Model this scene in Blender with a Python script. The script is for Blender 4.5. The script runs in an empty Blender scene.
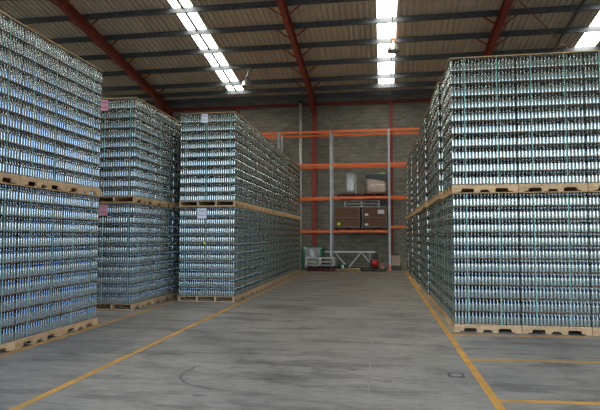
import bpy, bmesh, math, random
import numpy as np
from mathutils import Matrix, Vector
random.seed(7)
scn = bpy.context.scene
COL = scn.collection
R = math.radians
CAMH = 1.73

# ------------------------------------------------------------------ helpers
def link(o, parent=None):
    COL.objects.link(o)
    if parent is not None:
        o.parent = parent
    return o

class MB:
    """collects simple shapes and links them as one mesh object"""
    def __init__(self):
        self.v = []; self.f = []
    def add(self, vs, fs):
        b = len(self.v)
        self.v += [tuple(p) for p in vs]
        self.f += [tuple(i + b for i in f) for f in fs]
        return self
    def box(self, x0, x1, y0, y1, z0, z1):
        vs = [(x0,y0,z0),(x1,y0,z0),(x1,y1,z0),(x0,y1,z0),(x0,y0,z1),(x1,y0,z1),(x1,y1,z1),(x0,y1,z1)]
        fs = [(0,3,2,1),(4,5,6,7),(0,1,5,4),(1,2,6,5),(2,3,7,6),(3,0,4,7)]
        return self.add(vs, fs)
    def prism(self, pts, axis, a, b):
        """pts: 2D outline; extruded along axis 'x','y' or 'z' from a to b"""
        def P(p, t):
            return {'x': (t, p[0], p[1]), 'y': (p[0], t, p[1]), 'z': (p[0], p[1], t)}[axis]
        n = len(pts)
        vs = [P(p, a) for p in pts] + [P(p, b) for p in pts]
        fs = [tuple(range(n - 1, -1, -1)), tuple(range(n, 2 * n))]
        for i in range(n):
            j = (i + 1) % n
            fs.append((i, j, n + j, n + i))
        return self.add(vs, fs)
    def bar(self, p, q, w, h=None, up=(0, 0, 1)):
        h = h or w
        p = Vector(p); q = Vector(q); d = (q - p).normalized()
        u = Vector(up)
        if abs(d.dot(u)) > .98: u = Vector((0, 1, 0))
        s = d.cross(u).normalized(); t = s.cross(d).normalized()
        o = [s*w/2*a + t*h/2*b for a, b in ((-1,-1),(1,-1),(1,1),(-1,1))]
        vs = [p + k for k in o] + [q + k for k in o]
        return self.add(vs, [(3,2,1,0),(4,5,6,7),(0,1,5,4),(1,2,6,5),(2,3,7,6),(3,0,4,7)])
    def tube(self, p, q, r, n=10, r2=None):
        p = Vector(p); q = Vector(q); d = (q - p).normalized()
        u = Vector((0,0,1)) if abs(d.z) < .95 else Vector((1,0,0))
        s = d.cross(u).normalized(); t = s.cross(d)
        r2 = r if r2 is None else r2
        vs = []
        for c, rr in ((p, r), (q, r2)):
            for i in range(n):
                a = 2*math.pi*i/n
                vs.append(c + s*math.cos(a)*rr + t*math.sin(a)*rr)
        fs = [tuple(range(n-1,-1,-1)), tuple(range(n,2*n))] + [(i,(i+1)%n,n+(i+1)%n,n+i) for i in range(n)]
        return self.add(vs, fs)
    def lathe(self, c, prof, n=20, cap=True):
        vs = []; fs = []
        for r, z in prof:
            for i in range(n):
                a = 2*math.pi*i/n
                vs.append((c[0]+r*math.cos(a), c[1]+r*math.sin(a), c[2]+z))
        for k in range(len(prof)-1):
            for i in range(n):
                j = (i+1) % n
                fs.append((k*n+i, k*n+j, (k+1)*n+j, (k+1)*n+i))
        if cap:
            fs.append(tuple(range(n-1,-1,-1)))
            m = (len(prof)-1)*n
            fs.append(tuple(range(m, m+n)))
        return self.add(vs, fs)
    def mesh(self, name, m, smooth=False, bevel=0):
        me = bpy.data.meshes.new(name)
        me.from_pydata(self.v, [], self.f)
        bm = bmesh.new(); bm.from_mesh(me)
        bmesh.ops.recalc_face_normals(bm, faces=bm.faces)
        if bevel:
            bmesh.ops.bevel(bm, geom=[e for e in bm.edges if len(e.link_faces) == 2 and e.calc_face_angle(0) > .6],
                            offset=bevel, segments=2, affect='EDGES', profile=.5)
        bm.to_mesh(me); bm.free()
        me.materials.append(m)
        if smooth:
            me.polygons.foreach_set('use_smooth', [True]*len(me.polygons))
        me.update()
        return me
    def build(self, name, m, parent=None, smooth=False, bevel=0):
        return link(bpy.data.objects.new(name, self.mesh(name, m, smooth, bevel)), parent)

def empty(name, loc=(0,0,0), rz=0):
    o = bpy.data.objects.new(name, None)
    o.empty_display_size = .2
    o.location = loc; o.rotation_euler = (0, 0, rz)
    return link(o)
def tag(o, label=None, cat=None, group=None, kind=None):
    if label: o['label'] = label
    if cat: o['category'] = cat
    if group: o['group'] = group
    if kind: o['kind'] = kind
    return o

# ------------------------------------------------------------------ materials
def new_mat(name):
    m = bpy.data.materials.new(name); m.use_nodes = True
    nt = m.node_tree
    return m, nt, nt.nodes['Principled BSDF']
def N(nt, t, **kw):
    n = nt.nodes.new(t)
    for k, v in kw.items():
        setattr(n, k, v)
    return n
def ramp(nt, fac, stops):
    n = N(nt, 'ShaderNodeValToRGB')
    el = n.color_ramp.elements
    while len(el) > 1: el.remove(el[-1])
    el[0].position = stops[0][0]; el[0].color = (*stops[0][1], 1)
    for p, c in stops[1:]:
        e = el.new(p); e.color = (*c, 1)
    nt.links.new(fac, n.inputs['Fac'])
    return n.outputs['Color']
def noise(nt, scale, vec=None, detail=4, rough=.6):
    n = N(nt, 'ShaderNodeTexNoise')
    n.inputs['Scale'].default_value = scale; n.inputs['Detail'].default_value = detail
    n.inputs['Roughness'].default_value = rough
    if vec is not None: nt.links.new(vec, n.inputs['Vector'])
    return n.outputs['Fac']
def objcoord(nt, scale=(1,1,1), loc=(0,0,0)):
    tc = N(nt, 'ShaderNodeTexCoord'); mp = N(nt, 'ShaderNodeMapping')
    mp.inputs['Scale'].default_value = scale
    mp.inputs['Location'].default_value = loc
    nt.links.new(tc.outputs['Object'], mp.inputs['Vector'])
    return mp.outputs['Vector']
def mixc(nt, a, b, fac, mode='MIX'):
    n = N(nt, 'ShaderNodeMix', data_type='RGBA', blend_type=mode)
    for s, v in ((n.inputs[6], a), (n.inputs[7], b)):
        if isinstance(v, tuple): s.default_value = (*v, 1)
        else: nt.links.new(v, s)
    if isinstance(fac, float): n.inputs[0].default_value = fac
    else: nt.links.new(fac, n.inputs[0])
    return n.outputs[2]
def M(nm, c1, c2=None, scale=6, rough=.6, metal=0, stretch=(1,1,1), bump=0, rnd=0, spec=.5):
    m, nt, b = new_mat(nm)
    c2 = c2 or tuple(x*.75 for x in c1)
    v = objcoord(nt, stretch)
    f = noise(nt, scale, v)
    c = ramp(nt, f, [(.32, c2), (.68, c1)])
    if rnd:
        oi = N(nt, 'ShaderNodeObjectInfo')
        r = ramp(nt, oi.outputs['Random'], [(0, (1-rnd,)*3), (1, (1,)*3)])
        c = mixc(nt, c, r, 1.0, 'MULTIPLY')
    nt.links.new(c, b.inputs['Base Color'])
    b.inputs['Roughness'].default_value = rough
    b.inputs['Metallic'].default_value = metal
    b.inputs['Specular IOR Level'].default_value = spec
    if bump:
        bp = N(nt, 'ShaderNodeBump'); bp.inputs['Strength'].default_value = bump
        bp.inputs['Distance'].default_value = .02
        nt.links.new(f, bp.inputs['Height']); nt.links.new(bp.outputs['Normal'], b.inputs['Normal'])
    return m

RED = M('red_oxide_steel', (.31,.06,.034), (.23,.044,.027), 3, .55)
PURL = M('galvanised_purlin', (.12,.133,.14), (.085,.095,.10), 2, .5, .3)
ORANGE = M('orange_rack_paint', (.95,.20,.04), (.85,.16,.03), 3, .45)
GALV = M('galvanised_steel', (.56,.58,.60), (.44,.46,.48), 5, .45, .3)
WOOD = M('pallet_pine', (.74,.50,.26), (.58,.37,.18), 3, .7, stretch=(1,6,6), rnd=.25)
WOODD = M('old_pallet_wood', (.66,.47,.28), (.46,.32,.19), 4, .8, stretch=(1,6,6), rnd=.2)
REDPAL = M('red_pallet_paint', (.22,.035,.03), (.12,.02,.02), 6, .7)
GREYPAL = M('whitewashed_pallet', (.72,.71,.66), (.55,.53,.49), 6, .8)
DARKPAL = M('dark_stained_pallet', (.05,.045,.04), (.03,.025,.02), 6, .8)
BLUEPAL = M('blue_grey_pallet', (.50,.58,.60), (.34,.42,.45), 6, .7)
SHEET = M('cardboard_layer_sheet', (.36,.21,.10), (.27,.155,.07), 5, .85, rnd=.2)
CAP = M('timber_top_frame', (.58,.37,.17), (.44,.26,.11), 4, .7, rnd=.15)
STRAP = M('green_plastic_strap', (.32,.66,.52), (.26,.56,.44), 3, .3)
STRAP.node_tree.nodes['Principled BSDF'].inputs['Alpha'].default_value = .65
WHITEP = M('white_paper', (.78,.79,.84), (.70,.71,.77), 4, .8)
PINKP = M('pink_paper', (.72,.36,.42), (.62,.30,.36), 4, .8)
INK = M('pale_blue_print', (.28,.34,.55), None, 4, .8)
PINKINK = M('dark_red_print', (.30,.10,.15), None, 4, .8)
LIME = M('lime_sticker', (.55,.85,.03), (.5,.78,.03), 4, .6)
YELLOW = M('yellow_floor_paint', (.60,.30,.03), (.36,.20,.05), 2.5, .65)
CRATE = M('crate_brown_board', (.20,.095,.05), (.11,.05,.03), 4, .75, stretch=(1,1,5))
CRATEF = M('crate_grey_frame', (.20,.18,.15), (.13,.115,.10), 5, .7)
WHITEST = M('white_painted_steel', (.84,.87,.93), (.74,.77,.83), 4, .45)
PIPE = M('grey_plastic_pipe', (.74,.74,.69), (.64,.64,.60), 3, .5)
BLACK = M('black_plastic', (.022,.024,.028), (.012,.012,.015), 5, .45)
DGREY = M('dark_grey_sheet', (.055,.06,.07), (.03,.033,.04), 5, .5)
TANK = M('glossy_red_plastic', (.55,.035,.03), (.42,.025,.02), 4, .3)
CARD = M('cardboard_box', (.52,.38,.32), (.42,.30,.25), 4, .8)
CREAM = M('cream_bulk_bag', (.62,.52,.44), (.45,.36,.29), 3, .8, bump=.6)
LAMPW = M('lamp_enamel', (.42,.42,.38), (.32,.32,.29), 4, .3, .5)
RUST = M('rusty_bracket', (.45,.20,.10), (.28,.12,.06), 8, .6)

# shiny plastic wrapping
def plastic(nm, tint, fac):
    m, nt, b = new_mat(nm)
    f = noise(nt, 9, objcoord(nt, (1, 1, .25)), 5)
    c = ramp(nt, f, [(.35, tuple(x*.55 for x in tint)), (.65, tint)])
    nt.links.new(c, b.inputs['Base Color'])
    b.inputs['Roughness'].default_value = .18
    b.inputs['Coat Weight'].default_value = fac
    b.inputs['Coat Roughness'].default_value = .12
    bp = N(nt, 'ShaderNodeBump'); bp.inputs['Strength'].default_value = .7; bp.inputs['Distance'].default_value = .03
    nt.links.new(f, bp.inputs['Height']); nt.links.new(bp.outputs['Normal'], b.inputs['Normal'])
    return m
WRAPG = plastic('green_shrink_wrap', (.03,.16,.09), 1.0)
WRAPW = plastic('clear_silver_wrap', (.38,.42,.40), .7)
COIL = plastic('green_strap_coil', (.02,.16,.08), .5)

# thin walled clear glass
def glass(nm, GL_F0, GL_POW, GL_ROUGH, GL_TINT, SCATTER):
    m = bpy.data.materials.new(nm); m.use_nodes = True
    nt = m.node_tree; nt.nodes.clear()
    g = N(nt, 'ShaderNodeNewGeometry')
    dp = N(nt, 'ShaderNodeVectorMath', operation='DOT_PRODUCT')
    nt.links.new(g.outputs['Normal'], dp.inputs[0]); nt.links.new(g.outputs['Incoming'], dp.inputs[1])
    ab = N(nt, 'ShaderNodeMath', operation='ABSOLUTE'); nt.links.new(dp.outputs['Value'], ab.inputs[0])
    om = N(nt, 'ShaderNodeMath', operation='SUBTRACT'); om.inputs[0].default_value = 1; nt.links.new(ab.outputs[0], om.inputs[1])
    pw = N(nt, 'ShaderNodeMath', operation='POWER'); nt.links.new(om.outputs[0], pw.inputs[0]); pw.inputs[1].default_value = GL_POW
    ma = N(nt, 'ShaderNodeMath', operation='MULTIPLY_ADD'); nt.links.new(pw.outputs[0], ma.inputs[0])
    ma.inputs[1].default_value = 1 - GL_F0; ma.inputs[2].default_value = GL_F0
    tr = N(nt, 'ShaderNodeBsdfTransparent'); tr.inputs[0].default_value = GL_TINT
    gl = N(nt, 'ShaderNodeBsdfGlossy'); gl.inputs[0].default_value = (.88,.95,.92,1); gl.inputs['Roughness'].default_value = GL_ROUGH
    df = N(nt, 'ShaderNodeBsdfDiffuse'); df.inputs[0].default_value = (.74,.82,.76,1)  # diffuse colour put in for light scattered among the stacked bottles
    gd = N(nt, 'ShaderNodeMixShader'); gd.inputs[0].default_value = SCATTER
    nt.links.new(gl.outputs[0], gd.inputs[1]); nt.links.new(df.outputs[0], gd.inputs[2])
    mx = N(nt, 'ShaderNodeMixShader')
    nt.links.new(ma.outputs[0], mx.inputs[0]); nt.links.new(tr.outputs[0], mx.inputs[1]); nt.links.new(gd.outputs[0], mx.inputs[2])
    out = N(nt, 'ShaderNodeOutputMaterial')
    nt.links.new(mx.outputs[0], out.inputs['Surface'])
    return m
GLASS = [glass('lit_body_glass', .50, 3.0, .15, (.50,.56,.53,1), .12),  # body: brightness of the packed bottles put into the reflectance
         glass('shaded_neck_glass', .24, 2.5, .16, (.34,.36,.33,1), .06)]  # neck: same clear glass, shade between the necks put into its darker tint

# concrete floor
def floor_mat():
    m, nt, b = new_mat('worn_concrete_floor')
    v = objcoord(nt)
    vs = objcoord(nt, (.35, 1.6, 1))
    a = noise(nt, .55, v, 5, .62)
    c = ramp(nt, a, [(.30, (.180,.173,.154)), (.52, (.250,.236,.205)), (.72, (.290,.270,.228))])
    s = noise(nt, 1.7, vs, 6, .7)
    c = mixc(nt, c, ramp(nt, s, [(.38, (.50,.50,.50)), (.50, (1,1,1)), (.64, (1.12,1.10,1.05))]), .85, 'MULTIPLY')
    bl = noise(nt, .9, objcoord(nt, (1,1.3,1), (9,3,0)), 6, .75)
    c = mixc(nt, c, ramp(nt, bl, [(.38, (.62,.62,.62)), (.50, (1,1,1))]), .9, 'MULTIPLY')
    fine = noise(nt, 11, vs, 6, .8)
    c = mixc(nt, c, ramp(nt, fine, [(.36, (.60,.60,.60)), (.52, (1,1,1)), (.72, (1.2,1.2,1.18))]), .85, 'MULTIPLY')
    sp = noise(nt, 3.1, objcoord(nt, (.8,1.9,1), (4,7,0)), 3, .5)
    c = mixc(nt, c, ramp(nt, sp, [(.27, (.34,.34,.36)), (.32, (1,1,1))]), .85, 'MULTIPLY')
    nt.links.new(c, b.inputs['Base Color'])
    r = ramp(nt, a, [(.3, (.42,)*3), (.7, (.62,)*3)])
    nt.links.new(r, b.inputs['Roughness'])
    b.inputs['Specular IOR Level'].default_value = .4
    bp = N(nt, 'ShaderNodeBump'); bp.inputs['Strength'].default_value = .12; bp.inputs['Distance'].default_value = .01
    nt.links.new(fine, bp.inputs['Height']); nt.links.new(bp.outputs['Normal'], b.inputs['Normal'])
    return m
FLOOR = floor_mat()
JOINT = M('pale_joint_filler', (.29,.28,.25), (.20,.19,.175), 3, .7)
SKID = M('black_rubber_mark', (.10,.10,.10), (.16,.155,.15), 5, .7)

# block wall
def wall_mat(nm='block_wall'):
    m, nt, b = new_mat(nm)
    tc = N(nt, 'ShaderNodeTexCoord')
    sx = N(nt, 'ShaderNodeSeparateXYZ'); nt.links.new(tc.outputs['Object'], sx.inputs[0])
    ad = N(nt, 'ShaderNodeMath', operation='ADD'); nt.links.new(sx.outputs[0], ad.inputs[0]); nt.links.new(sx.outputs[1], ad.inputs[1])
    cb = N(nt, 'ShaderNodeCombineXYZ'); nt.links.new(ad.outputs[0], cb.inputs[0]); nt.links.new(sx.outputs[2], cb.inputs[1])
    br = N(nt, 'ShaderNodeTexBrick')
    nt.links.new(cb.outputs[0], br.inputs['Vector'])
    br.inputs['Scale'].default_value = 1
    br.inputs['Brick Width'].default_value = .4; br.inputs['Row Height'].default_value = .2
    br.inputs['Mortar Size'].default_value = .012; br.inputs['Bias'].default_value = 0
    br.inputs['Color1'].default_value = (.335,.315,.255,1); br.inputs['Color2'].default_value = (.275,.265,.22,1)
    br.inputs['Mortar'].default_value = (.20,.195,.16,1)
    st = noise(nt, 1.6, objcoord(nt, (1,1,2.6)), 7, .78)
    c = mixc(nt, br.outputs['Color'], ramp(nt, st, [(.36, (.50,.53,.54)), (.56, (1,1,1)), (.68, (1.1,1.08,1.03))]), .8, 'MULTIPLY')
    nt.links.new(c, b.inputs['Base Color']); b.inputs['Roughness'].default_value = .9
    bp = N(nt, 'ShaderNodeBump'); bp.inputs['Strength'].default_value = .5; bp.inputs['Distance'].default_value = .01
    nt.links.new(br.outputs['Fac'], bp.inputs['Height']); bp.invert = True
    nt.links.new(bp.outputs['Normal'], b.inputs['Normal'])
    return m
WALL = wall_mat()
ROOF = M('dusty_roof_sheet', (.70,.62,.49), (.59,.515,.40), 1.2, .75)

def skylight_mat():
    m, nt, b = new_mat('translucent_skylight')
    b.inputs['Base Color'].default_value = (.8,.8,.8,1)
    b.inputs['Emission Color'].default_value = (1,.97,.90,1)
    b.inputs['Emission Strength'].default_value = SKYL
    return m
SKYL = 12.0
SKYM = skylight_mat()

# ------------------------------------------------------------------ setting
WY = 28.3                     # inner face of the back wall
SLOPE = -.158
FRONT = -5.0                  # open front of the shed, behind the camera
XL, XR = -20.4, 13.0
def rz(y, off=0):             # height of the purlin centre line
    return 9.25 + off + SLOPE*(y - WY)

fl = MB().box(XL-.3, XR+.3, FRONT-.3, WY+.3, -.2, 0).build('floor', FLOOR)
tag(fl, 'worn grey concrete warehouse floor', 'floor', kind='structure')

gr = MB().box(-60, 60, -90, FRONT-.301, -.25, -.02).build('ground', M('yard_asphalt', (.13,.135,.12), (.09,.10,.085), .6, .9))
tag(gr, 'asphalt yard outside the doorway', 'yard', kind='structure')

def painted(x0, y0, x1, y1, w, name='painted_line', m=YELLOW, z=.002):
    MB().bar((x0,y0,z/2), (x1,y1,z/2), w, z).build(name, m, fl)['label'] = \
        {'painted_line': 'yellow painted floor line'}.get(name, 'mark on the concrete')
LW = .095
painted(1.15, 5.3, 1.03, 26.2, LW)                   # right aisle line
painted(-3.66, 3.0, -3.70, 25.5, LW)                  # left aisle line
painted(-5.50, 3.0, -5.47, 11.2, LW)                  # in front of the near left stack
painted(-5.47, 11.2, -5.60, 15.4, LW)
painted(1.19, 5.90, 7.5, 6.35, LW)
painted(1.18, 7.76, 7.5, 8.22, LW)
painted(1.17, 9.66, 5.6, 9.88, LW)
painted(-1.9, 23.2, -1.9, 25.6, .09); painted(-1.35, 23.2, -1.35, 25.6, .09); painted(-3.2, 24.4, -2.3, 24.5, .09)
painted(-.18, 6, -.30, 24, .018, 'floor_joint', JOINT)
painted(-3.6, 11.35, 1.05, 11.35, .02, 'floor_joint', JOINT)
def skid(pts, w):
    mb = MB()
    for a, b in zip(pts[:-1], pts[1:]):
        mb.bar((*a,.001), (*b,.001), w, .0016)
    mb.build('tyre_mark', SKID, fl)['label'] = 'curved black tyre mark'
skid([(-2.47,6.77),(-2.52,6.45),(-2.47,6.22),(-2.34,6.04),(-2.19,5.92),(-1.93,5.84)], .035)
skid([(-3.35,11.5),(-2.95,11.5),(-2.42,11.47)], .05)
skid([(.64,8.69),(.82,8.70),(.95,8.70)], .035)
ht = MB().box(.78,.98,6.78,7.0,0,.002).build('floor_hatch', BLACK, fl); ht['label'] = 'small black rimmed floor cover'
MB().box(.82,.94,6.83,6.95,.002,.003).build('cover_plate', JOINT, ht)

# walls -------------------------------------------------------------
ztop = rz(WY) + .1
wb = MB().box(XL, XR, WY, WY+.25, 0, ztop).build('wall_back', WALL); tag(wb, 'back wall of weathered grey blockwork', 'wall', kind='structure')
for nm, x0, x1, lab in (('wall_left', XL-.25, XL, 'left side wall of blockwork'), ('wall_right', XR, XR+.25, 'right side wall of blockwork')):
    w = MB().prism([(FRONT,0),(WY,0),(WY,ztop),(FRONT,rz(FRONT)+.1)], 'x', x0, x1).build(nm, WALL)
    tag(w, lab, 'wall', kind='structure')
# red steel on the back wall
wbm = MB()
wbm.box(XL, XR, WY-.16, WY, 8.86, 8.885).box(XL, XR, WY-.16, WY, 9.01, 9.035).box(XL, XR, WY-.03, WY-.02, 8.885, 9.01)
tag(wbm.build('trim_1', RED), 'red steel beam along the top of the back wall', 'beam', kind='structure')
TRIM = [1]
def icol(x, w, d, m, z1, nm):
    mb = MB()
    mb.box(x-w/2, x+w/2, WY-d, WY-d+.016, 0, z1).box(x-w/2, x+w/2, WY-.016, WY, 0, z1).box(x-.006, x+.006, WY-d+.016, WY-.016, 0, z1)
    TRIM[0] += 1
    tag(mb.build('trim_%d' % TRIM[0], m), nm, 'column', kind='structure')
RAFT = (-12.0, -3.67, 4.58)
for x, lb in zip(RAFT, ('left', 'middle', 'right')): icol(x, .26, .29, RED, 8.85, f'red steel column under the {lb} red rafter')
for x, lb in ((.46, 'right rack post'), (-8.0, 'left rack bay'), (8.7, 'right front stack')): icol(x, .16, .2, RED, 8.85, f'slim red steel column behind the {lb}')

# roof --------------------------------------------------------------
def roof_sheet(x0, x1, pitch=.235, h=.075, th=.012):
    """trapezoidal ribbed sheet running down the slope between x0 and x1"""
    n = max(1, round((x1-x0)/pitch)); p = (x1-x0)/n
    prof = []
    for i in range(n):
        a = x0 + i*p
        prof += [(a,0), (a+p*.52,0), (a+p*.60,h), (a+p*.92,h)]
    prof.append((x1,0))
    ya, yb = FRONT-.6, WY+.25
    vs = []; fs = []
    for y in (ya, yb):
        for t in (0, th):
            vs += [(x, y, rz(y,.115)+z+t) for x, z in prof]
    k = len(prof)
    for i in range(k-1):
        fs.append((i, i+1, 2*k+i+1, 2*k+i))
        fs.append((k+i, 3*k+i, 3*k+i+1, k+i+1))
        fs.append((i, k+i, k+i+1, i+1)); fs.append((2*k+i, 2*k+i+1, 3*k+i+1, 3*k+i))
    return vs, fs
SK = [(-16.6,-15.75), (-8.17,-7.34), (-.17,.60), (8.38,9.2)]
ce = empty('ceiling', (0,0,0)); tag(ce, 'ribbed dusty roof sloping down to the back wall', 'ceiling', kind='structure')
xs = [XL-.25] + [v for s in SK for v in s] + [XR+.25]
mb = MB()
for a, b in zip(xs[::2], xs[1::2]):
    mb.add(*roof_sheet(a, b))
mb.build('roof_sheet', ROOF, ce)
for i, (a, b) in enumerate(SK):
    r = MB()
    c = (a+b)/2
    ya, yb = FRONT-.6, 27.05
    def strip(x0, x1):
        vs = [(x0,ya,rz(ya,.12)),(x1,ya,rz(ya,.12)),(x1,yb,rz(yb,.12)),(x0,yb,rz(yb,.12))]
        vs += [(x,y,z+.006) for x,y,z in vs]
        r.add(vs, [(0,3,2,1),(4,5,6,7),(0,1,5,4),(1,2,6,5),(2,3,7,6),(3,0,4,7)])
    if i == 1: strip(a, c-.045); strip(c+.045, b)
    else: strip(a, b)
    o = r.build('window_%d' % (i+1), SKYM)
    tag(o, ['bright translucent skylight strip beyond the left red rafter, out of the frame',
            'bright translucent skylight strip with a dark seam left of the middle red rafter',
            'single bright skylight strip right of the middle red rafter',
            'bright skylight strip above the right front stack'][i], 'skylight', kind='structure')
    if i == 1:
        MB().bar((c,ya,rz(ya,.09)), (c,yb,rz(yb,.09)), .10, .07).build('seam', PURL, o)
    MB().bar((c,yb,rz(yb,.13)), (c,WY+.25,rz(WY+.25,.13)), b-a, .02).build('end_sheet', ROOF, o)
# purlins: C sections across the roof
PY = [27.85, 26.95, 25.9, 24.2, 22.55, 20.95, 19.33] + [19.33-1.62*k for k in range(1, 15)]
for y in PY:
    z = rz(y)
    pm = MB()
    pm.prism([(y-.04,z-.11),(y+.045,z-.11),(y+.045,z-.10),(y-.03,z-.10),(y-.03,z+.10),(y+.045,z+.10),(y+.045,z+.11),(y-.04,z+.11)], 'x', XL, XR)
    pm.build('purlin', PURL, ce)
# rafters: I sections down the slope with fly braces
def rafter(x):
    m = MB()
    ya, yb = FRONT, WY-.02
    def slab(x0, x1, o0, o1):
        vs = []
        for y in (ya, yb):
            vs += [(x0,y,rz(y,o0)),(x1,y,rz(y,o0)),(x1,y,rz(y,o1)),(x0,y,rz(y,o1))]
        m.add(vs, [(3,2,1,0),(4,5,6,7),(0,1,5,4),(1,2,6,5),(2,3,7,6),(3,0,4,7)])
    slab(x-.11, x+.11, -.13, -.115); slab(x-.11, x+.11, -.52, -.505); slab(x-.008, x+.008, -.505, -.13)
    # haunch at the column
    h = 2.2
    m.prism([(yb-h, rz(yb-h,-.52)), (yb, rz(yb,-1.0)), (yb, rz(yb,-.52))], 'x', x-.008, x+.008)
    m.bar((x, yb-h, rz(yb-h,-.53)), (x, yb, rz(yb,-1.0)), .22, .015)
    o = m.build('rafter', RED, ce); o['label'] = 'red steel rafter'
    for y in PY[2:14]:
        for s in (-1, 1):
            f = MB().bar((x+s*.1, y, rz(y,-.50)), (x+s*.62, y, rz(y,-.12)), .045, .045)
            f.build('fly_brace', RED, o)
for x in RAFT: rafter(x)
# roof bracing rods and conduits
rod = MB().tube((4.7, 19.5, rz(19.5,-.16)), (8.6, 24.6, rz(24.6,-.16)), .018, 8)
rod.build('bracing_rod', RED, ce)
def roofline(nm, x, y0, y1, r, off, m, lab):
    o = MB().tube((x,y0,rz(y0,off)), (x,y1,rz(y1,off)), r, 8).build(nm, m, ce); o['label'] = lab
roofline('conduit', .44, 2, 27.8, .02, -.13, GALV, 'thin conduit along the middle skylight')
roofline('conduit', 7.35, 2, 27.8, .05, -.16, PURL, 'dark conduit under the purlins')

# downpipe
dp = empty('downpipe', (-4.42, 28.12, 0)); tag(dp, 'pale grey downpipe left of the middle red wall column', 'pipe')
MB().tube((0,0,0), (0,0,9.0), .075, 12).build('pipe', PIPE, dp, True)
for z in (2.2, 5.2, 8.1): MB().box(-.1,.1,-.1,.17,z,z+.05).build('bracket', GALV, dp)
MB().tube((0,0,9.0),(0,.0,9.12), .12, 12).build('hopper', BLACK, dp)

# lamps -------------------------------------------------------------
def lamp(x, y, drop, lab, bracket, tilt):
    zt = rz(y, -.11)
    r = empty('high_bay_lamp', (x, y, zt-drop-.52)); tag(r, lab, 'lamp', 'high bay lamps under the roof')
    prof = [(.05,.50),(.085,.46),(.10,.36),(.17,.30),(.235,.18),(.27,.02),(.275,0),(.262,0),(.225,.17),(.16,.285),(.09,.34)]
    sh = MB().lathe((0,0,0), prof, 24, cap=False).build('lamp_shade', LAMPW, r, True)
    MB().lathe((0,0,.13), [(.0,.2),(.05,.18),(.075,.08),(.06,.02),(.0,.0)], 14, cap=False).build('bulb', WHITEP, r, True)
    MB().tube((0,0,.5),(tilt,0,.52+drop), .03 if not bracket else .014, 8).build('hanger', LAMPW if not bracket else GALV, r)
    MB().box(tilt-.13,tilt+.13,-.08,.08,.52+drop-.14,.52+drop).build('ballast_box', RUST if bracket else LAMPW, r)
lamp(-6.42, 24.2, .36, 'pale dome lamp on a white stem right of the seamed skylight', False, .1)
lamp(.50, 22.2, .04, 'dome lamp on a rusty bracket against the single bright skylight', True, 0)

# ------------------------------------------------------------------ bottle loads
A, B = 1.16, 1.55            # pallet: A along the stringers, B across them
NA, NB, NL = 19, 26, 10
PA, PB = .0607, .0593
HP, HL = .14, .2372
SH = .004
PROF = [(.020,.004),(.0262,.0),(.0282,.006),(.0286,.020),(.0286,.126),(.0270,.140),(.0232,.156),(.0180,.172),(.0148,.190),(.0134,.210),(.0132,.219),(.0150,.221),(.0150,.2315),(.0118,.2325)]
SEG = 10
_p = np.array(PROF)
def bottle_arrays():
    k = len(PROF)
    ang = np.arange(SEG)*2*np.pi/SEG
    v = np.zeros((k, SEG, 3))
    v[:,:,0] = _p[:,0:1]*np.cos(ang); v[:,:,1] = _p[:,0:1]*np.sin(ang); v[:,:,2] = _p[:,1:2]
    v = v.reshape(-1, 3)
    q = []
    for i in range(k-1):
        for j in range(SEG):
            q.append((i*SEG+j, i*SEG+(j+1)%SEG, (i+1)*SEG+(j+1)%SEG, (i+1)*SEG+j))
    return v, np.array(q)
BV, BQ = bottle_arrays()
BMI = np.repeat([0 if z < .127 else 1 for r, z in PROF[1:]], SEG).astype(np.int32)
def quads_mesh(name, v, q, m):
    me = bpy.data.meshes.new(name)
    me.vertices.add(len(v)); me.vertices.foreach_set('co', v.astype(np.float32).ravel())
    n = len(q)
    me.loops.add(n*4); me.loops.foreach_set('vertex_index', q.astype(np.int32).ravel())
    me.polygons.add(n); me.polygons.foreach_set('loop_start', np.arange(n, dtype=np.int32)*4)
    me.polygons.foreach_set('use_smooth', np.ones(n, dtype=bool))
    for k in m: me.materials.append(k)
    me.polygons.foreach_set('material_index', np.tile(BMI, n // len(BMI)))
    me.update(calc_edges=True)
    return me
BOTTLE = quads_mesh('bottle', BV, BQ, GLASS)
rng = np.random.default_rng(3)
LOFF = rng.uniform(-.005, .005, (NL, 2))
def spot(i, j, k):            # local place of bottle i (along A), j (along B) in layer k
    return ((i-(NA-1)/2)*PA + LOFF[k,0], (j-(NB-1)/2)*PB + LOFF[k,1], HP + SH + k*HL)
DEEP = 4
ALL = [(i,j,k) for k in range(NL) for i in range(NA) for j in range(NB)
       if i < DEEP or j < DEEP or i == NA-1 or j == NB-1]
def bulk_mesh(skip=()):
    skip = set(skip)
    P = np.array([spot(*s) for s in ALL if s not in skip])
    n = len(P)
    v = (P[:,None,:] + BV[None]).reshape(-1, 3)
    q = (BQ[None] + (np.arange(n)*len(BV))[:,None,None]).reshape(-1, 4)
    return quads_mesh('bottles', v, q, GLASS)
BULK = bulk_mesh()

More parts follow.
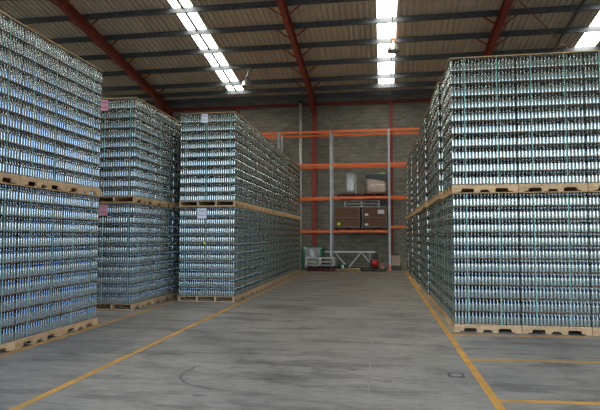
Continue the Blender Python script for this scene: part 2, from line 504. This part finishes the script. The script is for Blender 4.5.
# the pallet pieces, local to the load
def stringer_mesh(y):
    z0, z1 = .016, .124
    def notch(c, w, h): return [(c-w/2, z0), (c-w/2+.02, z0+h), (c+w/2-.02, z0+h), (c+w/2, z0)]
    pts = [(-A/2, z0)]
    for c, w, h in ((-.30,.24,.055), (0,.16,.030), (.30,.24,.055)): pts += notch(c, w, h)
    pts += [(A/2, z0), (A/2, z1), (-A/2, z1)]
    return MB().prism(pts, 'y', y-.022, y+.022).mesh('stringer', WOOD)
SY = [-B/2+.022, -B/6+.007, B/6-.007, B/2-.022]
STR = [stringer_mesh(y) for y in SY]
_t = MB(); _b = MB()
nb = 9
for i in range(nb):
    c = -A/2 + (i+.5)*A/nb
    _t.box(c-.058, c+.058, -B/2, B/2, .124, HP)
for i in range(5):
    c = (-A/2+.05, -.14, .14, A/2-.05, .0)[i]
    if i < 4: _b.box(c-.05, c+.05, -B/2, B/2, 0, .016)
TOPD = _t.mesh('deck_boards', WOOD); BOTD = _b.mesh('base_boards', WOOD)
_all = MB()
_all.v, _all.f = list(_t.v), list(_t.f); _all.add(_b.v, _b.f)
for y in SY:
    m_ = MB()
    z0, z1 = .016, .124
    pts = [(-A/2, z0)]
    for c, w, h in ((-.30,.24,.055), (0,.16,.030), (.30,.24,.055)):
        pts += [(c-w/2, z0), (c-w/2+.02, z0+h), (c+w/2-.02, z0+h), (c+w/2, z0)]
    pts += [(A/2, z0), (A/2, z1), (-A/2, z1)]
    m_.prism(pts, 'y', y-.022, y+.022); _all.add(m_.v, m_.f)
PALL = _all.mesh('pallet', WOOD)
SHM = MB().box(-A/2+.005, A/2-.005, -B/2+.005, B/2-.005, 0, SH).mesh('layer_sheet', SHEET)
ZT = HP + NL*HL
_c = MB()
_c.box(-A/2-.002, A/2+.002, -B/2-.005, -B/2+.09, ZT, ZT+.018).box(-A/2-.002, A/2+.002, B/2-.09, B/2+.005, ZT, ZT+.018)
_c.box(-A/2-.002, -A/2+.09, -B/2+.09, B/2-.09, ZT, ZT+.018).box(A/2-.09, A/2+.002, -B/2+.09, B/2-.09, ZT, ZT+.018)
_c.box(-A/2+.09, A/2-.09, -B/2+.09, B/2-.09, ZT, ZT+.006)
CAPM = _c.mesh('top_frame', CAP)
def strap_mesh(c, axis, w=.012, t=.001):
    m = MB(); z0, z1 = HP-.017, ZT+.018
    e = (B if axis == 'x' else A)/2 + .003
    def bx(u0, u1, za, zb):
        if axis == 'x': m.box(c-w/2, c+w/2, u0, u1, za, zb)
        else: m.box(u0, u1, c-w/2, c+w/2, za, zb)
    bx(-e-t, -e, z0, z1+t); bx(e, e+t, z0, z1+t); bx(-e, e, z1, z1+t); bx(-e, e, z0, z0+t)
    return m.mesh('strap', STRAP)
STRAPS = [strap_mesh(c, 'x') for c in (-.33, .25)] + [strap_mesh(c, 'y') for c in (-.64, .02, .60)]

bpy.context.view_layer.update()
# ---- camera
cam_d = bpy.data.cameras.new('camera'); cam = link(bpy.data.objects.new('camera', cam_d))
cam_d.sensor_width = 36; cam_d.lens = 36*525/600; cam_d.clip_end = 300
cam.location = (0, 0, CAMH); cam.rotation_euler = (R(90+3.4), 0, R(9.0))
scn.camera = cam
CI = Matrix.LocRotScale(cam.location, cam.rotation_euler.to_quaternion(), None).inverted()
def pix(w):
    p = CI @ Vector(w)
    if p.z > -.1: return None
    return 300 + 525*p.x/-p.z, 205 - 525*p.y/-p.z
def obj(nm, me, parent, loc=(0,0,0)):
    o = bpy.data.objects.new(nm, me); o.location = loc
    return link(o, parent)

def load(x, y, z, rotz, label, near=False):
    rt = empty('bottle_load', (x, y, z), rotz)
    tag(rt, label, 'pallet of bottles', 'strapped pallet loads of clear bottles')
    if near:
        p = obj('pallet', TOPD, rt)
        p.name = 'pallet'
        for s in STR: obj('stringer', s, p)
        obj('base_boards', BOTD, p)
    else:
        obj('pallet', PALL, rt)
    for k in range(NL): obj('layer_sheet', SHM, rt, (LOFF[k,0], LOFF[k,1], HP + k*HL))
    for s in STRAPS: obj('strap', s, rt)
    obj('top_frame', CAPM, rt)
    if near:
        mw = Matrix.Translation((x,y,z)) @ Matrix.Rotation(rotz, 4, 'Z')
        c = []
        for s in ALL:
            if s[0] and s[1]: continue
            w = mw @ Vector(spot(*s)); q = pix(w + Vector((0,0,.1)))
            if q and 0 < q[0] < 600 and 0 < q[1] < 410:
                c.append(((w-cam.location).length, s))
        c.sort()
        pick = [s for d, s in c[:100]]
        for s in pick: obj('bottle', BOTTLE, rt, spot(*s))
        b = obj('bottle', bulk_mesh(pick), rt); tag(b, kind='stuff')
    else:
        b = obj('bottle', BULK, rt); tag(b, kind='stuff')
    return rt
TIER = ZT + .0215
def paper(rt, m, ink, x0, z0, w, h, nm):
    """sheet taped to the local -x end of a load; x0 runs along local y"""
    xe = -A/2 - .012
    p = MB().box(xe-.0015, xe, x0, x0+w, z0, z0+h).build('paper_label', m, rt); p['label'] = nm
    k = MB()
    for i, (a, b_) in enumerate(((.78,.85),(.66,.70),(.30,.36))):
        k.box(xe-.0022, xe-.0016, x0+w*.12, x0+w*(.85-.2*(i==1)), z0+h*a, z0+h*b_)
    k.build('print', ink, p)
ORD = ['', 'second', 'third', 'fourth', 'fifth', 'sixth', 'seventh', 'eighth', 'ninth', 'tenth']
ROT = R(90)
# nearest stack on the left
for k in range(3):
    for t in (0, 1):
        place = ['at the far end of the nearest left stack', 'second from the far end of the nearest left stack',
                 'cut off by the left edge of the photo'][k]
        load(-5.57-B/2, 9.70-A/2-1.172*k, t*TIER, ROT, f"{('lower','upper')[t]} clear bottle load, {place}", True)
# stack behind it
for k in range(3):
    for t in (0, 1):
        place = ['with a pink paper, facing front behind the nearest left stack', 'second back in the row with pink papers',
                 'third back in the row with pink papers'][k]
        rt = load(-5.82-B/2, 11.65+A/2+1.18*k, t*TIER, ROT, f"{('lower','upper')[t]} clear bottle load, {place}", k == 0)
        if k == 0:
            paper(rt, PINKP, PINKINK, (-.10,-.07)[t], 2.22, (.26,.22)[t], .26, 'pink paper label')
            if t == 0: MB().box(-A/2-.012, -A/2-.010, .14, .19, 1.42, 1.47).build('sticker', LIME, rt)['label'] = 'lime green dot'
# middle left row along the aisle
for k in range(10):
    for t in (0, 1):
        place = 'with white paper, at front of the aisle row left of centre' if k == 0 else \
            ('at the far end of the aisle row left of centre' if k == 9 else f'{ORD[k]} back in the aisle row left of centre')
        rt = load(-3.88-B/2-.008*k, 13.45+A/2+1.170*k, t*TIER, ROT, f"{('lower','upper')[t]} clear bottle load, {place}", k == 0)
        if k == 0:
            paper(rt, WHITEP, INK, (.0, -.01)[t], (2.20,2.25)[t], (.26,.18)[t], (.27,.24)[t], 'white paper label')
            if t == 0: MB().box(-A/2-.012, -A/2-.010, .03, .075, 1.52, 1.58).build('sticker', LIME, rt)['label'] = 'lime green dot'
# right block
for c in range(3):
    for t in (0, 1):
        place = ['left corner of the right front face', 'second from the left of the right front face', 'cut off by the right edge of the photo'][c]
        load(1.26+A/2+1.170*c, 9.97+B/2, t*TIER, 0, f"{('lower','upper')[t]} clear bottle load, {place}", True)
RXL = (1.26,1.25,1.24,1.17,1.18,1.13,1.14,1.09,1.09,1.06)
RXU = (1.24,1.18,1.20,1.14,1.16,1.12,1.14,1.09,1.10,1.07)
for k in range(1, 10):
    for t in (0, 1):
        place = 'at the far end along the right side of the aisle' if k == 9 else f'{ORD[k]} back along the right side of the aisle'
        load((RXL, RXU)[t][k]+A/2, 9.97+B/2+1.568*k, t*TIER, 0, f"{('lower','upper')[t]} clear bottle load, {place}")

# ------------------------------------------------------------------ pallet rack at the back wall
RY0, RY1 = 27.0, 27.93        # front and rear post lines
rk = empty('pallet_rack', (-1.2, 27.4, 0)); tag(rk, 'tall pallet rack with orange beams and grey posts along the back wall', 'pallet rack')
def L(x, y, z): return (x+1.2, y-27.4, z)
UX = (-8.2, -5.42, -2.66, .32, 3.25)
BH = .115
for x in UX:
    f = empty('upright_frame', L(x, RY0, 0)); f.parent = rk
    for y in (0, RY1-RY0):
        m = MB()
        m.box(-.05,.05,y-.04,y-.034,.01,7.215).box(-.05,-.044,y-.034,y+.04,.01,7.215).box(.044,.05,y-.034,y+.04,.01,7.215)
        m.build('post', GALV, f)
        g = MB().box(-.09,.09,y-.075,y+.075,0,.01); g.build('foot_plate', GALV, f)
    if -1 < x < 1:
        MB().box(-.065,.065,-.062,-.045,.01,.24).box(-.065,-.052,-.045,.06,.01,.24).box(.052,.065,-.045,.06,.01,.24).build('post_guard', ORANGE, f)
    b = MB(); z = .35; s = 0
    while z < 6.9:
        y0, y1 = (.0, RY1-RY0) if s % 2 == 0 else (RY1-RY0, .0)
        b.bar((0,y0,z), (0,y1,z+.62), .03, .03)
        z += .66; s += 1
    b.build('lacing', GALV, f)
LEV = [(7.16, 5.42, 3.70, 1.98)]*3 + [(7.16, 5.42, 3.72, 2.20)]
for bay in range(4):
    for z in LEV[bay]:
        for y in (RY0-.055, RY1+.04):
            x0, x1 = UX[bay]+.052, UX[bay+1]-.052
            m = MB()
            for xa, xb, ya, yb, za, zb in ((x0,x1,y-.022,y+.022,z-BH/2,z+BH/2),):
                m.box(*(xa+1.2, xb+1.2, ya-27.4, yb-27.4, za, zb))
            s = 1 if y < 27.4 else -1
            for xe in (x0, x1-.004):
                m.box(xe+1.2, xe+1.204, y-27.4-.022, y-27.4+.03, z-.10, z+.10)
            o = m.build('beam', ORANGE, rk)
    if bay == 2:
        for z in LEV[2][2:]:
            for xx in (UX[2]+.75, UX[2]+2.2):
                MB().box(xx+1.16, xx+1.24, RY0-27.4-.03, RY1-27.4+.02, z+BH/2-.03, z+BH/2).build('cross_bar', GALV, rk)

def pallet(x0, x1, y0, y1, z, h, mat, label, group=None, boards=7, nm='wooden_pallet'):
    """stringers run front to back so the openings face the aisle"""
    w, d = x1-x0, y1-y0
    r = empty(nm, ((x0+x1)/2, (y0+y1)/2, z)); tag(r, label, 'pallet', group)
    t = .022
    for c in (-w/2+.04, 0, w/2-.04):
        MB().box(c-.04, c+.04, -d/2, d/2, t, h-t).build('stringer', mat, r)
    for nm_, z0 in (('deck_boards', h-t), ('base_boards', 0)):
        m = MB(); n = boards if z0 else 3
        for i in range(n):
            c = -d/2 + .05 + i*(d-.1)/(n-1)
            m.box(-w/2, w/2, c-.05, c+.05, z0, z0+t)
        m.build(nm_, mat, r)
    return r
# floor in front of the rack, left bay
pallet(-3.74,-2.40,25.75,26.75,0,.145,REDPAL,'dark red pallet at the bottom of the small floor stack','pallets stacked on the floor')
pallet(-3.72,-2.42,25.77,26.75,.146,.13,DARKPAL,'dark pallet between the red pallet and the whitewashed pallets')
pallet(-3.80,-2.38,25.74,26.75,.277,.185,GREYPAL,'lower of the two whitewashed pallets on the floor stack')
pallet(-3.79,-2.37,25.74,26.75,.463,.185,GREYPAL,'upper whitewashed pallet, topmost of the floor stack')
pallet(-2.26,-1.16,25.95,26.80,0,.115,WOODD,'flat brown pallet on the floor under the crate bay')
pallet(-1.12,.13,26.15,26.85,0,.13,DARKPAL,'dark low pallet under the red tank machine')

def rounded(hw, hd, z0, z1, n=28, e=.45, bulge=0.0, rings=6):
    vs = []; fs = []
    for k in range(rings+1):
        t = k/rings; s = 1 + bulge*math.sin(math.pi*t)
        edge = .96 if k in (0, rings) else 1
        for i in range(n):
            a = 2*math.pi*i/n; c, q = math.cos(a), math.sin(a)
            vs.append((hw*s*edge*math.copysign(abs(c)**e, c), hd*s*edge*math.copysign(abs(q)**e, q), z0+(z1-z0)*t))
    for k in range(rings):
        for i in range(n):
            j = (i+1) % n
            fs.append((k*n+i, k*n+j, (k+1)*n+j, (k+1)*n+i))
    fs.append(tuple(range(n-1,-1,-1))); fs.append(tuple(range(rings*n, rings*n+n)))
    return MB().add(vs, fs)
gw = empty('wrapped_bundle', (-3.64, 27.32, 0)); tag(gw, 'green plastic wrapped bundle with silvery front behind the floor pallets', 'wrapped bundle')
rounded(.60,.24,.0,1.20, e=.55, bulge=.02).build('green_wrap', WRAPG, gw, True)
m = MB(); vs = []; fs = []
nx, nz = 10, 8
for dy in (0, .012):
    for i in range(nx+1):
        for k in range(nz+1):
            x = -.40 + .76*i/nx; z = .06 + 1.08*k/nz
            vs.append((x, -.262 - dy - .012*math.sin(x*9+z*4) + .03*abs(x)**2, z))
o_ = (nx+1)*(nz+1)
for i in range(nx):
    for k in range(nz):
        a = i*(nz+1)+k
        fs.append((a, a+1, a+nz+2, a+nz+1)); fs.append((o_+a, o_+a+nz+1, o_+a+nz+2, o_+a+1))
for i in range(nx):
    for k in (0, nz):
        a = i*(nz+1)+k; fs.append((a, a+nz+1, o_+a+nz+1, o_+a))
for k in range(nz):
    for i in (0, nx):
        a = i*(nz+1)+k; fs.append((a, a+1, o_+a+1, o_+a))
m.add(vs, fs).build('silver_sheet', WRAPW, gw, True)['label'] = 'silvery plastic sheet'

cl = empty('strap_coil', (-2.0, 26.42, .116)); tag(cl, 'green coil of strapping lying on the flat brown pallet', 'coil')
MB().lathe((0,0,0), [(.11,.0),(.25,.0),(.265,.03),(.265,.17),(.25,.20),(.11,.20),(.10,.17),(.10,.03),(.11,0)], 28, cap=False).build('coil', COIL, cl, True)
MB().box(-.05,.05,-.272,-.262,.02,.18).build('tie', WHITEP, cl)

tr = empty('steel_truss', (-1.85, 27.72, 0)); tag(tr, 'white steel lattice truss lying under the rack in front of the wall', 'truss')
MB().box(-1.42,1.42,-.05,.05,.865,.955).build('top_chord', WHITEST, tr)
for a, b in (((-.66,.87),(-.02,.11)), ((.68,.87),(.06,.11)), ((.72,.87),(1.36,.11))):
    MB().bar((a[0],0,a[1]), (b[0],0,b[1]), .06, .06, up=(0,1,0)).build('diagonal', WHITEST, tr)
MB().box(-1.42,1.42,-.04,.04,.02,.10).build('bottom_chord', DARKPAL, tr)

mc = empty('floor_machine', (-.45, 26.55, .131)); tag(mc, 'dark workshop machine with a round red tank standing on the dark pallet', 'machine')
MB().box(-.24,.18,.02,.24,.0,.42).build('body', BLACK, mc, bevel=.02)
MB().box(-.05,.17,.05,.22,.42,.76).build('motor_box', BLACK, mc, bevel=.02)
MB().tube((-.23,.12,.40),(-.23,.12,.80),.018,8).tube((-.23,.12,.80),(-.02,.12,.80),.018,8).build('handle', WHITEST, mc)
MB().lathe((.03,-.13,.07), [(.0,0),(.10,.01),(.17,.06),(.205,.15),(.205,.21),(.17,.29),(.10,.335),(.0,.345)], 24, cap=False).build('tank', TANK, mc, True)
MB().lathe((.03,-.13,.0), [(.12,0),(.13,.01),(.13,.09),(.08,.10)], 20).build('tank_base', BLACK, mc)
MB().lathe((.03,-.13,.415), [(.035,0),(.04,.01),(.03,.03),(.0,.032)], 12).build('cap', BLACK, mc)
bx = empty('small_box', (-.06, 26.5, .131)); tag(bx, 'small brown carton beside the red tank on the dark pallet', 'box')
MB().box(-.09,.09,-.09,.09,0,.26).build('carton', CARD, bx, bevel=.006)
MB().box(-.05,.05,-.093,-.09,.12,.22).build('sticker', TANK, bx)

pb = MB().box(-.25,.25,-.22,.22,0,.24).build('plastic_crate', DGREY, bevel=.02)
pb.location = (.63, 27.40, 0); tag(pb, 'dark shallow plastic crate under the carton right of the rack post', 'crate')
cb = empty('cardboard_carton', (.61, 27.40, .241)); tag(cb, 'open brown cardboard carton right of the rack post', 'box')
MB().box(-.23,.23,-.20,-.194,0,.51).box(-.23,.23,.194,.20,0,.51).box(-.23,-.224,-.194,.194,0,.51).box(.224,.23,-.194,.194,0,.51).box(-.224,.224,-.194,.194,0,.006).build('walls', CARD, cb)
MB().bar((0,-.20,.51),(0,-.16,.51),.44,.004).build('flap', CARD, cb)
MB().box(-.20,.20,-.17,.17,.42,.60).build('contents', DGREY, cb, bevel=.02)

# crates on the lowest beams
ZB = 1.98 + BH/2
def crate(x0, x1, label, marks):
    w = x1-x0; h = 1.06
    r = empty('shipping_crate', ((x0+x1)/2, 27.42, ZB)); tag(r, label, 'crate', 'brown crates on the rack')
    d = .44
    for c in (-w/2+.08, 0, w/2-.08): MB().box(c-.05,c+.05,-d,d,0,.13).build('runner', DARKPAL, r)
    MB().box(-w/2+.02,w/2-.02,-d+.02,d-.02,.13,.13+h-.02).build('panels', CRATE, r)
    for s in (-1, 1):
        f = MB()
        yy = s*d
        ya, yb = min(yy, yy-s*.03), max(yy, yy-s*.03)
        f.box(-w/2,w/2,ya,yb,.13,.20).box(-w/2,w/2,ya,yb,.13+h-.06,.13+h).box(-w/2,w/2,ya,yb,.13+h*.46,.13+h*.46+.045)
        f.box(-w/2,-w/2+.06,ya,yb,.20,.07+h).box(w/2-.06,w/2,ya,yb,.20,.07+h)
        f.build('frame', CRATEF, r)
    MB().box(-w/2,w/2,-d,d,.13+h,.145+h).build('lid', CRATEF, r)
    for x, z, ww, hh, mt, nm in marks:
        MB().box(x-ww/2, x+ww/2, -d-.006, -d-.002, .13+z-hh/2, .13+z+hh/2).build(nm, mt, r)
crate(-2.50,-1.17,'left brown crate with a lime sticker on the lowest rack beam',[(-.42,.20,.17,.14,LIME,'sticker')])
crate(-1.07,.20,'right brown crate with white papers on the lowest rack beam',[(.33,.80,.33,.21,WHITEP,'paper_label'),(-.40,.66,.17,.11,WHITEP,'paper_label'),(-.40,.16,.17,.11,WHITEP,'paper_label')])
ZC = ZB + .13 + 1.06 + .016
pallet(-1.96,-.18,27.02,27.85,ZC,.15,GREYPAL,'whitewashed pallet lying across the two brown crates')
pb2 = pallet(-1.99,-.15,27.0,27.86,ZC+.151,.15,BLUEPAL,'pale blue grey pallet on top of the one on the crates')
ZD = 3.70 + BH/2
pallet(-2.33,-1.10,26.93,27.95,ZD,.145,REDPAL,'left dark red pallet on the upper rack beam under the silver wrapped panel')
pallet(-1.03,.20,26.93,27.95,ZD,.145,REDPAL,'right dark red pallet on the upper rack beam under the bulk bag')
sv = empty('wrapped_sheet_stack', (-1.66, 27.25, ZD+.146)); tag(sv, 'tall silver plastic wrapped panel standing on the left red pallet', 'wrapped stack')
rounded(.25,.16,0,1.10,e=.4).build('plastic_wrap', WRAPW, sv, True)
MB().box(.262,.30,-.14,.14,0,1.02).build('edge_board', CREAM, sv)
bg = empty('bulk_bag', (-.32, 27.42, ZD+.146)); tag(bg, 'cream bulk bag under dark sheeting on the right red pallet', 'bag')
rounded(.52,.42,0,.98,e=.5,bulge=.03).build('bag', CREAM, bg, True)
m = MB()
for dy, z0, z1 in ((-.455,.72,.99),): m.add([(-.54,dy,.80),(.54,dy,.62),(.54,dy,1.0),(-.54,dy,1.0),(-.54,.44,.80),(.54,.44,.62),(.54,.44,1.0),(-.54,.44,1.0)],
    [(0,1,2,3),(7,6,5,4),(0,4,5,1),(3,2,6,7),(0,3,7,4),(1,5,6,2)])
m.build('cover_sheet', DGREY, bg, bevel=.02)
rounded(.36,.07,.05,.46,e=.8,bulge=.1).build('pale_bulge', CREAM, bg, True).location = (.05,-.42,0)
MB().box(.16,.46,-.30,-.10,1.0,1.07).build('folded_cloth', LIME, bg, bevel=.02)['label'] = 'bright yellow cloth on top'

# front wall with its wide doorway, behind the camera
DX0, DX1, DZ = -11.0, 11.0, 8.6
zf = rz(FRONT) + .1
fw = MB().box(XL, DX0, FRONT-.25, FRONT, 0, zf).box(DX1, XR, FRONT-.25, FRONT, 0, zf).box(DX0, DX1, FRONT-.25, FRONT, DZ, zf).build('wall_front', WALL)
tag(fw, 'front wall of the shed around a wide open doorway', 'wall', kind='structure')

# ------------------------------------------------------------------ light
w = bpy.data.worlds.new('sky'); scn.world = w; w.use_nodes = True
nt = w.node_tree; bgn = nt.nodes['Background']
tc = N(nt, 'ShaderNodeTexCoord'); sx = N(nt, 'ShaderNodeSeparateXYZ'); nt.links.new(tc.outputs['Generated'], sx.inputs[0])
cr_ = ramp(nt, sx.outputs[2], [(0.0, (.20,.23,.22)), (.03, (.27,.32,.325)), (.08, (.56,.68,.86)), (.20, (.40,.58,.92)), (.34, (.20,.42,1.0)), (1, (.4,.58,1.0))])
cl_ = ramp(nt, sx.outputs[2], [(0.0, (.18,.20,.185)), (.03, (.28,.31,.30)), (.08, (.76,.78,.74)), (.20, (.60,.64,.66)), (.34, (.36,.50,.76)), (1, (.4,.58,1.0))])
mr = N(nt, 'ShaderNodeMapRange'); mr.inputs['From Min'].default_value = -.15; mr.inputs['From Max'].default_value = .45
nt.links.new(sx.outputs[0], mr.inputs['Value'])
c = mixc(nt, cl_, cr_, mr.outputs[0])
nt.links.new(c, bgn.inputs['Color']); bgn.inputs['Strength'].default_value = 6.0
# daylight through the open front
ld = bpy.data.lights.new('open_front_daylight', 'AREA'); ld.shape = 'RECTANGLE'; ld.size = DX1-DX0; ld.size_y = DZ
ld.cycles.is_portal = True
lo = link(bpy.data.objects.new('open_front_daylight', ld)); lo.location = (0, FRONT-.1, DZ/2); lo.rotation_euler = (R(90), 0, 0)

scn.view_settings.view_transform = 'Standard'; scn.view_settings.look = 'None'
scn.view_settings.gamma = 1; scn.view_settings.use_curve_mapping = False
scn.view_settings.exposure = 0.08
cy = scn.cycles
cy.max_bounces = 12; cy.diffuse_bounces = 4; cy.glossy_bounces = 5; cy.transmission_bounces = 4; cy.transparent_max_bounces = 24
cy.use_denoising = True; cy.denoising_prefilter = 'NONE'; cy.sample_clamp_indirect = 2.5
